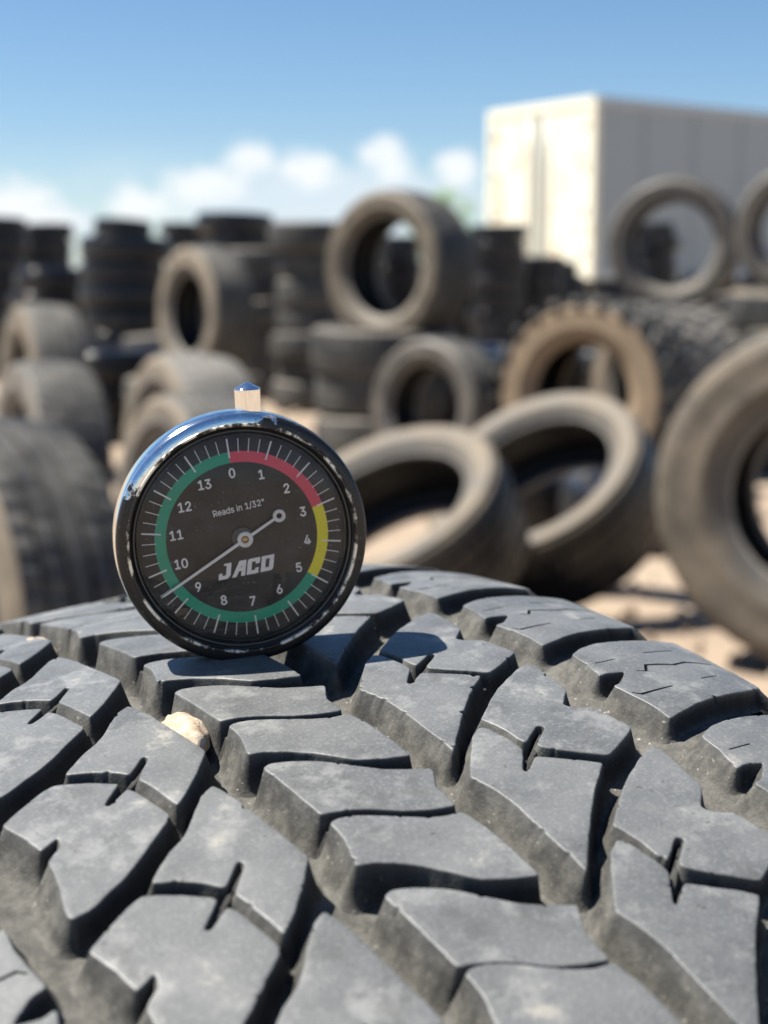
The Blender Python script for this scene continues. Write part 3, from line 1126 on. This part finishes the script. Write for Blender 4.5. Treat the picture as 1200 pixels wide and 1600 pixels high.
def hero_world(s, v, d):
    p = t_pt(s, v, d)
    return T_C + T_AX * p.x + T_FW * p.y + T_UP * p.z


# ------------------------------------------------------------------ pebbles wedged in the tread
def build_pebble(name, c, size, seed, label, rot):
    bm = bmesh.new()
    bmesh.ops.create_icosphere(bm, subdivisions=4, radius=1)
    for v in bm.verts:
        p = v.co.copy()
        w = 1 + .28 * noise.noise(p * 1.1 + Vector((seed, 0, 0))) + .10 * noise.noise(p * 3 + Vector((seed, 4, 0)))
        # flat broken facets
        for k in range(5):
            d = Vector((noise.noise((seed, k, 1.3)), noise.noise((seed, k, 7.7)), noise.noise((seed, k, 4.1)))).normalized()
            t = p.dot(d)
            if t > .62:
                p -= d * (t - .62) * .8
        v.co = Vector((p.x * size[0], p.y * size[1], p.z * size[2])) * w
    m, N, b = principled(name + ' stone', rough=.8, spec=.3)
    tc = N.new('ShaderNodeTexCoord')
    n1 = N.noise(tc.outputs['Object'], 300, 6, .7)
    n2 = N.noise(tc.outputs['Object'], 1400, 4, .7)
    c_ = N.mix(N.ramp(n1, .35, .68), (.34, .25, .17), (.55, .46, .36))
    c_ = N.mix(N.math('MULTIPLY', N.ramp(n2, .58, .72), .6), c_, (.66, .62, .55))
    N.link(c_, b.inputs['Base Color'])
    bp = N.new('ShaderNodeBump', i_0=.6)
    bp.inputs['Distance'].default_value = .0005
    N.link(n2, bp.inputs['Height'])
    N.link(bp.outputs[0], b.inputs['Normal'])
    me = bm_mesh(name, bm, [m], smooth=True)
    o = link_obj(name, me)
    o.location = c
    o.rotation_euler = rot
    tag(o, label, 'stone')


build_pebble('pebble', hero_world(-42.0, -16.0, 3.6), (.0082, .0044, .0040), 2.3, 'tan angular stone wedged in the tread groove in front of the gauge', (0, .15, -1.02))
build_pebble('pebble', hero_world(37, -19.5, 3.2), (.0055, .004, .0036), 6.1, 'small pale stone in the tread groove left of the gauge', (0, 0, -.5))


# ------------------------------------------------------------------ the dial gauge
def build_gauge():
    U = .311 / 2400.0                          # metres per photographed pixel at the gauge
    c = Vector((-.02832, .3070, CAM_H - .0504))
    az, elv = R_(14.0), R_(-1.5)
    n = Vector((math.sin(az) * math.cos(elv), -math.cos(az) * math.cos(elv), math.sin(elv)))
    e1 = Vector((math.cos(az), math.sin(az), 0))
    e2 = n.cross(e1)
    rot = Matrix((e1, e2, n)).transposed().to_4x4()
    R = 199 * U
    base = c - e2 * R - n * .006
    M = rot.copy()
    M.translation = base
    root = empty('dial_gauge', M)
    tag(root, 'round black dial tread depth gauge with chrome case standing on the tyre', 'gauge')
    O = Vector((0, R, .006))                   # dial centre of the front plane in local space

    # materials
    chrome, N, b = principled('gauge worn chrome', (.82, .82, .83), .10, 1.0)
    tc = N.new('ShaderNodeTexCoord')
    n1 = N.noise(tc.outputs['Object'], 900, 5, .7)
    n2 = N.noise(tc.outputs['Object'], 160, 4, .6)
    N.link(N.math('ADD', .07, N.math('MULTIPLY', N.ramp(n1, .5, .75), .28)), b.inputs['Roughness'])
    N.link(N.mix(N.math('MULTIPLY', N.ramp(n2, .55, .75), .35), (.84, .85, .87), (.52, .50, .46)), b.inputs['Base Color'])
    bp = N.new('ShaderNodeBump', i_0=.08)
    bp.inputs['Distance'].default_value = .0002
    N.link(n1, bp.inputs['Height'])
    N.link(bp.outputs[0], b.inputs['Normal'])

    black, N, b = principled('gauge black paint', (.012, .012, .013), .32)
    tc = N.new('ShaderNodeTexCoord')
    n1 = N.noise(tc.outputs['Object'], 1700, 5, .7)
    n2 = N.noise(tc.outputs['Object'], 260, 5, .65)
    spk = N.ramp(N.noise(tc.outputs['Object'], 2600, 2, .5), .70, .74)
    col = N.mix(N.math('MULTIPLY', N.ramp(n2, .45, .75), .5), (.010, .010, .011), (.045, .040, .034))
    col = N.mix(N.math('MULTIPLY', spk, .7), col, (.30, .26, .20))
    N.link(col, b.inputs['Base Color'])
    N.link(N.math('ADD', .22, N.math('MULTIPLY', n2, .3)), b.inputs['Roughness'])
    bp = N.new('ShaderNodeBump', i_0=.25)
    bp.inputs['Distance'].default_value = .0002
    N.link(n1, bp.inputs['Height'])
    N.link(bp.outputs[0], b.inputs['Normal'])

    # chrome showing where the black paint has worn away
    def worn_finish(name, dx, dy, thr):
        m, N, b = principled(name, (.8, .8, .8), .1, 1.0)
        tc = N.new('ShaderNodeTexCoord')
        sp_ = N.new('ShaderNodeSeparateXYZ')
        N.link(tc.outputs['Object'], sp_.inputs[0])
        n1 = N.noise(tc.outputs['Object'], 900, 5, .7)
        n2 = N.noise(tc.outputs['Object'], 330, 6, .72)
        k = N.math('ADD', N.math('MULTIPLY', sp_.outputs[0], dx / R), N.math('MULTIPLY', sp_.outputs[1], dy / R))
        k = N.math('ADD', k, N.math('MULTIPLY', N.math('SUBTRACT', n2, .5), .8))
        k = N.ramp(k, thr, thr + .05)
        k = N.math('MULTIPLY', k, N.math('SUBTRACT', 1.0, N.math('MULTIPLY', N.ramp(n1, .60, .70), .45)))
        N.link(k, b.inputs['Metallic'])
        N.link(N.mix(k, N.mix(N.ramp(n1, .6, .72), (.010, .010, .011), (.12, .10, .075)), N.mix(N.math('MULTIPLY', N.ramp(n2, .5, .75), .45), (.80, .82, .84), (.46, .44, .41))), b.inputs['Base Color'])
        N.link(N.math('ADD', .10, N.math('MULTIPLY', N.math('SUBTRACT', 1.0, k), .26)), b.inputs['Roughness'])
        bp = N.new('ShaderNodeBump', i_0=.14)
        bp.inputs['Distance'].default_value = .0002
        N.link(n1, bp.inputs['Height'])
        N.link(bp.outputs[0], b.inputs['Normal'])
        return m
    casem = worn_finish('gauge case finish', -.85, .52, .12)
    bezelm = worn_finish('gauge bezel finish', -.45, .89, .72)

    brass, N, b = principled('gauge worn rim edge', (.66, .60, .48), .35, .35)
    tc = N.new('ShaderNodeTexCoord')
    n1 = N.noise(tc.outputs['Object'], 420, 5, .7)
    n3 = N.noise(tc.outputs['Object'], 130, 4, .6)
    N.link(N.mix(N.ramp(N.math('ADD', n1, N.math('MULTIPLY', N.math('SUBTRACT', n3, .5), 1.2)), .46, .62), (.03, .028, .026), (.86, .80, .66)), b.inputs['Base Color'])
    innr = principled('gauge inner ring', (.022, .021, .020), .28)[0]
    dialm, N, b = principled('gauge dial black', (.010, .010, .012), .55)
    white = principled('gauge white print', (.93, .93, .94), .6)[0]
    tickm = principled('gauge tick print', (.85, .85, .87), .6)[0]
    green = principled('gauge green print', (.012, .40, .25), .55)[0]
    red = principled('gauge red print', (.82, .075, .14), .55)[0]
    yellow = principled('gauge yellow print', (.93, .84, .035), .55)[0]
    brassp = principled('gauge brass pin', (.40, .27, .12), .35, .9)[0]
    grey = principled('gauge hub grey', (.07, .07, .07), .45)[0]

    def ring(name, prof, mat, seg=192, parent=root):
        vs, fs = lathe([(r * U, z * .001) for r, z in prof], seg)
        me = mesh_from(name, vs, fs, [mat])
        bm = bmesh.new()
        bm.from_mesh(me)
        bmesh.ops.recalc_face_normals(bm, faces=bm.faces[:])
        bm.to_mesh(me)
        bm.free()
        o = link_obj(name, me, parent)
        if parent is root:
            o.location = O
        return o

    # chrome case: side wall and back
    ring('case', [(0, -8.8), (186, -8.8), (194, -8.6), (198, -8.1), (199.6, -7.4), (200, -6.4), (200, -3.6), (199.6, -2.3), (198.6, -1.7), (197.5, -1.55), (185, -1.55)], casem)
    # black bezel ring with rounded outer shoulder
    bz = ring('bezel', [(193, -1.5), (197.4, -1.5), (198.4, -1.3), (197.8, -.85), (196.6, -.45), (191.5, -.18), (187, -.04), (183, .02), (181.2, .04)], bezelm)
    ring('worn_edge', [(183.0, .0), (182.0, .26), (180.8, .36), (179.0, .36), (178.0, .25), (177.5, -.05), (177.4, -.4)], brass, parent=bz)
    ring('inner_ring', [(177.4, -.42), (175, -.9), (172.5, -1.0), (171.5, -1.25), (171, -1.6), (168.5, -1.8), (166.5, -1.9), (166, -2.35)], innr, parent=bz)
    # dial plate
    dz = -2.3
    ring('dial_plate', [(0, dz), (60, dz), (120, dz), (166.2, dz)], dialm)

    ROT = R_(8.6)

    def arc(name, r0, r1, a0, a1, z, mat):
        """angles clockwise from the zero mark, degrees"""
        k = max(6, int(abs(a1 - a0) / 2))
        vs, fs = [], []
        for i in range(k + 1):
            a = math.pi / 2 + ROT - R_(a0 + (a1 - a0) * i / k)
            for r in (r0, r1):
                for zz in (z, z + .03):
                    vs.append((r * U * math.cos(a), r * U * math.sin(a), zz * .001))
        for i in range(k):
            b0, b1 = i * 4, i * 4 + 4
            fs += [(b0 + 1, b0 + 3, b1 + 3, b1 + 1), (b0, b0 + 1, b1 + 1, b1), (b0 + 2, b1 + 2, b1 + 3, b0 + 3)]
        o = link_obj(name, mesh_from(name, vs, fs, [mat], smooth=False), root)
        o.location = O
        return o
    DEG = 360 / 14
    arc('red_band', 120, 137.5, 0, 3 * DEG, dz + .02, red)
    arc('yellow_band', 120, 137.5, 3 * DEG, 5 * DEG, dz + .02, yellow)
    arc('green_band', 120, 137.5, 5 * DEG, 14 * DEG, dz + .02, green)
    tm = {}
    for i in range(56):
        major = i % 4 == 0
        r0, r1, w = (128, 158.5, 1.25) if major else (136, 157.5, .62)
        if major not in tm:
            bm = bmesh.new()
            box(bm, (-w * U, r0 * U, (dz + .06) * .001), (w * U, r1 * U, (dz + .10) * .001))
            tm[major] = bm_mesh('tick', bm, [tickm])
        o = link_obj('major_tick' if major else 'minor_tick', tm[major], root)
        o.location = O
        o.rotation_euler = (0, 0, ROT - R_(i * DEG / 4))

    # the sans serif face that ships inside Blender, its built-in one otherwise
    FONT = None
    try:
        FONT = bpy.data.fonts.load(bpy.utils.resource_path('LOCAL') + '/datafiles/fonts/Inter.woff2')
    except Exception:
        FONT = None

    def text(name, s, size, x, y, z, mat, rot=0, weight=0.0, parent=root, shear=0, sx=1.0):
        cu = bpy.data.curves.new(name, 'FONT')
        cu.body = s
        if FONT:
            cu.font = FONT
        cu.size = size
        cu.align_x = 'CENTER'
        cu.align_y = 'CENTER'
        cu.extrude = .00002
        cu.shear = shear
        t = bpy.data.objects.new('tmp', cu)
        COL.objects.link(t)
        dg = bpy.context.evaluated_depsgraph_get()
        me = bpy.data.meshes.new_from_object(t.evaluated_get(dg))
        bpy.data.objects.remove(t)
        me.name = name
        me.materials.clear()
        me.materials.append(mat)
        # centre on its own box
        xs = [v.co.x for v in me.vertices]
        ys = [v.co.y for v in me.vertices]
        cx, cy = (min(xs) + max(xs)) / 2, (min(ys) + max(ys)) / 2
        for v in me.vertices:
            v.co.x = (v.co.x - cx) * sx
            v.co.y -= cy
        if weight:                                   # heavier strokes: the glyph laid down several times, a hair apart
            v0 = [v.co.copy() for v in me.vertices]
            f0 = [tuple(p_.vertices) for p_ in me.polygons]
            V_, F_ = [], []
            for q, (ax, ay) in enumerate(((0, 0), (1, 0), (-1, 0), (0, 1), (0, -1))):
                b0 = len(V_)
                V_ += [v + Vector((ax * weight * U, ay * weight * U, q * 4e-6)) for v in v0]
                F_ += [tuple(b0 + k_ for k_ in f_) for f_ in f0]
            me = mesh_from(name, V_, F_, [mat], smooth=False)
        o = link_obj(name, me, parent)
        o.location = O + Vector((x, y, z))
        o.rotation_euler = (0, 0, rot)
        return o
    for i in range(14):
        a = math.pi / 2 + ROT - R_(i * DEG)
        r = 104 * U
        text('numeral', str(i), 28.5 * U, r * math.cos(a), r * math.sin(a), (dz + .08) * .001, white, R_(8), .55, sx=.90)

    def dial(px, py):
        """photographed offset from the dial centre -> local"""
        return px * U, -py * U
    x, y = dial(-5.5, -47)
    text('caption', 'Reads in 1/32"', 19.5 * U, x, y, (dz + .08) * .001, white, R_(12), .18, sx=.88)

    # maker's slanted lettering, polygon strokes
    def lettering():
        J = [[(0, 0), (.62, 0), (.80, .18), (.80, 1), (.30, 1), (.30, .86), (.48, .86), (.48, .24), (.24, .24), (.24, .40), (0, .40)]]
        A = [[(0, 0), (.30, 0), (.46, .34), (.62, .34), (.62, .56), (.56, .56), (.62, .74), (.62, 1), (.42, 1), (.40, .98)], [(.62, 1), (.90, 1), (.90, 0), (.62, 0), (.62, .34), (.60, .34), (.60, .56), (.62, .56)]]
        Cc = [[(0, 0), (.80, 0), (.80, .36), (.56, .36), (.56, .24), (.30, .24), (.30, .78), (.56, .78), (.56, .62), (.84, .62), (.84, 1), (.10, 1), (0, .9)]]
        Oo = [[(0, 0), (.74, 0), (.86, .12), (.86, 1), (.56, 1), (.56, .24), (.30, .24), (.30, 1), (0, 1)], [(.30, .80), (.56, .80), (.56, 1), (.30, 1)]]
        vs, fs = [], []
        x0 = 0
        for L, adv in ((J, .92), (A, 1.0), (Cc, .95), (Oo, .9)):
            for poly in L:
                b0 = len(vs)
                for px_, py_ in poly:
                    X = x0 + px_ + .27 * (py_ - .5)
                    vs.append((X, py_, 0))
                for px_, py_ in poly:
                    X = x0 + px_ + .27 * (py_ - .5)
                    vs.append((X, py_, .0015))
                m_ = len(poly)
                fs.append(tuple(b0 + m_ + i for i in range(m_)))
                for i in range(m_):
                    j = (i + 1) % m_
                    fs.append((b0 + i, b0 + j, b0 + m_ + j, b0 + m_ + i))
            x0 += adv
        W_ = x0 - .04
        out = [((X - W_ / 2) * 88 * U / W_, (Y - .5) * 24.5 * U, Z * .02) for X, Y, Z in vs]
        me = mesh_from('lettering', out, fs, [white], smooth=False)
        bm = bmesh.new()
        bm.from_mesh(me)
        bmesh.ops.triangulate(bm, faces=bm.faces[:])
        bmesh.ops.recalc_face_normals(bm, faces=bm.faces[:])
        bm.to_mesh(me)
        bm.free()
        o = link_obj('lettering', me, root)
        xx, yy = dial(6.0, 48)
        o.location = O + Vector((xx, yy, (dz + .08) * .001))
        o.rotation_euler = (0, 0, R_(9))
    lettering()

    # hub boss and needle
    ring('hub_boss', [(0, dz + .55), (16, dz + .55), (18, dz + .45), (18.5, dz + .02)], grey, 48)
    zn = dz + .8
    ang = math.atan2(-(885 - 660) / 2.553, (265 - 605) / 2.553)      # direction of the tip
    vs, fs = [], []

    def strip(pts2, z0, z1):
        b0 = len(vs)
        m_ = len(pts2)
        for z in (z0, z1):
            for X, Y in pts2:
                vs.append((X * U, Y * U, z * .001))
        fs.append(tuple(b0 + m_ + i for i in range(m_)))
        fs.append(tuple(b0 + m_ - 1 - i for i in range(m_)))
        for i in range(m_):
            j = (i + 1) % m_
            fs.append((b0 + i, b0 + j, b0 + m_ + j, b0 + m_ + i))
    nd = empty('tmp', Matrix.Identity(4))
    bpy.data.objects.remove(nd)
    strip([(9, -2.5), (9, 2.5), (130, 1.9), (152, 1.6), (160, 0), (152, -1.6), (130, -1.9)], zn, zn + .25)
    strip([(-9, 2.3), (-9, -2.3), (-58, -2.0), (-58, 2.0)], zn, zn + .25)
    me = mesh_from('needle', vs, fs, [white], smooth=False)
    o = link_obj('needle', me, root)
    o.location = O + Vector((3.2 * U, -2.0 * U, 0))
    o.rotation_euler = (0, 0, ang)
    hub = ring('needle_hub', [(6, zn - .05), (12.6, zn - .05), (12.6, zn + .33), (6, zn + .33), (6, zn - .05)], white, 48, parent=o)
    tail = ring('needle_tail', [(4.4, zn - .02), (10.2, zn - .02), (10.2, zn + .28), (4.4, zn + .28), (4.4, zn - .02)], white, 40, parent=o)
    tail.location = (-65 * U, 0, 0)
    ring('pivot_pin', [(0, zn + .36), (4, zn + .36), (5.8, zn + .22), (5.9, zn - .3)], brassp, 32, parent=o)

    # crystal: thin domed lens
    glass = bpy.data.materials.new('gauge crystal')
    glass.use_nodes = True
    N = NT(glass.node_tree)
    for nd_ in list(N.n):
        if nd_.type != 'OUTPUT_MATERIAL':
            N.n.remove(nd_)
    out = [nd_ for nd_ in N.n if nd_.type == 'OUTPUT_MATERIAL'][0]
    tr = N.new('ShaderNodeBsdfTransparent')
    gl = N.new('ShaderNodeBsdfGlossy')
    gl.inputs['Roughness'].default_value = .03
    df = N.new('ShaderNodeBsdfDiffuse')
    df.inputs['Color'].default_value = (.55, .55, .54, 1)
    fr = N.new('ShaderNodeFresnel')
    fr.inputs[0].default_value = 1.36
    tc = N.new('ShaderNodeTexCoord')
    s1 = N.noise(tc.outputs['Object'], 3200, 2, .5)
    s2 = N.noise(tc.outputs['Object'], 140, 5, .65)
    st = N.new('ShaderNodeMapping')
    st.inputs['Scale'].default_value = (900, 60, 60)
    st.inputs['Rotation'].default_value = (0, 0, .9)
    N.link(tc.outputs['Object'], st.inputs[0])
    s3 = N.noise(st.outputs[0], 5, 3, .6)
    st2 = N.new('ShaderNodeMapping')
    st2.inputs['Scale'].default_value = (60, 900, 60)
    st2.inputs['Rotation'].default_value = (0, 0, .25)
    N.link(tc.outputs['Object'], st2.inputs[0])
    s4 = N.noise(st2.outputs[0], 5, 3, .6)
    dirt = N.math('ADD', N.math('MULTIPLY', N.ramp(s1, .69, .73), .5), N.math('MULTIPLY', N.ramp(s2, .35, .8), .06))
    dirt = N.math('ADD', dirt, N.math('MULTIPLY', N.ramp(s3, .70, .76), .16))
    dirt = N.math('ADD', dirt, N.math('MULTIPLY', N.ramp(s4, .70, .76), .14), clamp=True)
    dirt = N.math('ADD', dirt, .002)
    mx = N.new('ShaderNodeMixShader')
    N.link(fr.outputs[0], mx.inputs[0])
    N.link(tr.outputs[0], mx.inputs[1])
    N.link(gl.outputs[0], mx.inputs[2])
    mx2 = N.new('ShaderNodeMixShader')
    N.link(dirt, mx2.inputs[0])
    N.link(mx.outputs[0], mx2.inputs[1])
    N.link(df.outputs[0], mx2.inputs[2])
    N.link(mx2.outputs[0], out.inputs[0])
    prof = []
    for i in range(15):
        r = 171.0 * i / 14
        prof.append((r, .75 - 1.9 * (r / 171) ** 2 - (.25 * ((r - 150) / 21) ** 2 if r > 150 else 0)))
    ring('crystal', prof, glass)
    edge = principled('gauge crystal edge', (.06, .06, .06), .12)[0]
    ring('crystal_edge', [(172.6, -1.0), (172.2, -.62), (170.6, -.50), (169.4, -.62), (169.2, -1.0)], edge, parent=bz)
    ring('crystal_edge', [(165.4, -1.6), (165.0, -1.35), (164.2, -1.3), (163.6, -1.4), (163.4, -1.6)], edge, parent=bz)

    # plunger stem on the top of the case
    px = 1.9e-3
    vs, fs = lathe([(0, 7.0), (.5, 6.95), (2.52, 5.85), (2.68, 5.6), (2.64, 5.3), (2.64, -.4)], 48)
    pl = link_obj('plunger', mesh_from('plunger', [(x * .001, y * .001, z * .001) for x, y, z in vs], fs, [principled('plunger polished chrome', (.86, .86, .86), .05, 1.0)[0]]), root)
    pl.location = O + Vector((px, R - 1.4e-3, -4.9e-3))
    pl.rotation_euler = (R_(-90), 0, R_(2.5))
    me = pl.data
    bm = bmesh.new()
    bm.from_mesh(me)
    for e in bm.edges:
        e.smooth = not (len(e.link_faces) == 2 and e.calc_face_angle() > R_(35))
    bmesh.ops.recalc_face_normals(bm, faces=bm.faces[:])
    bm.to_mesh(me)
    bm.free()


build_gauge()
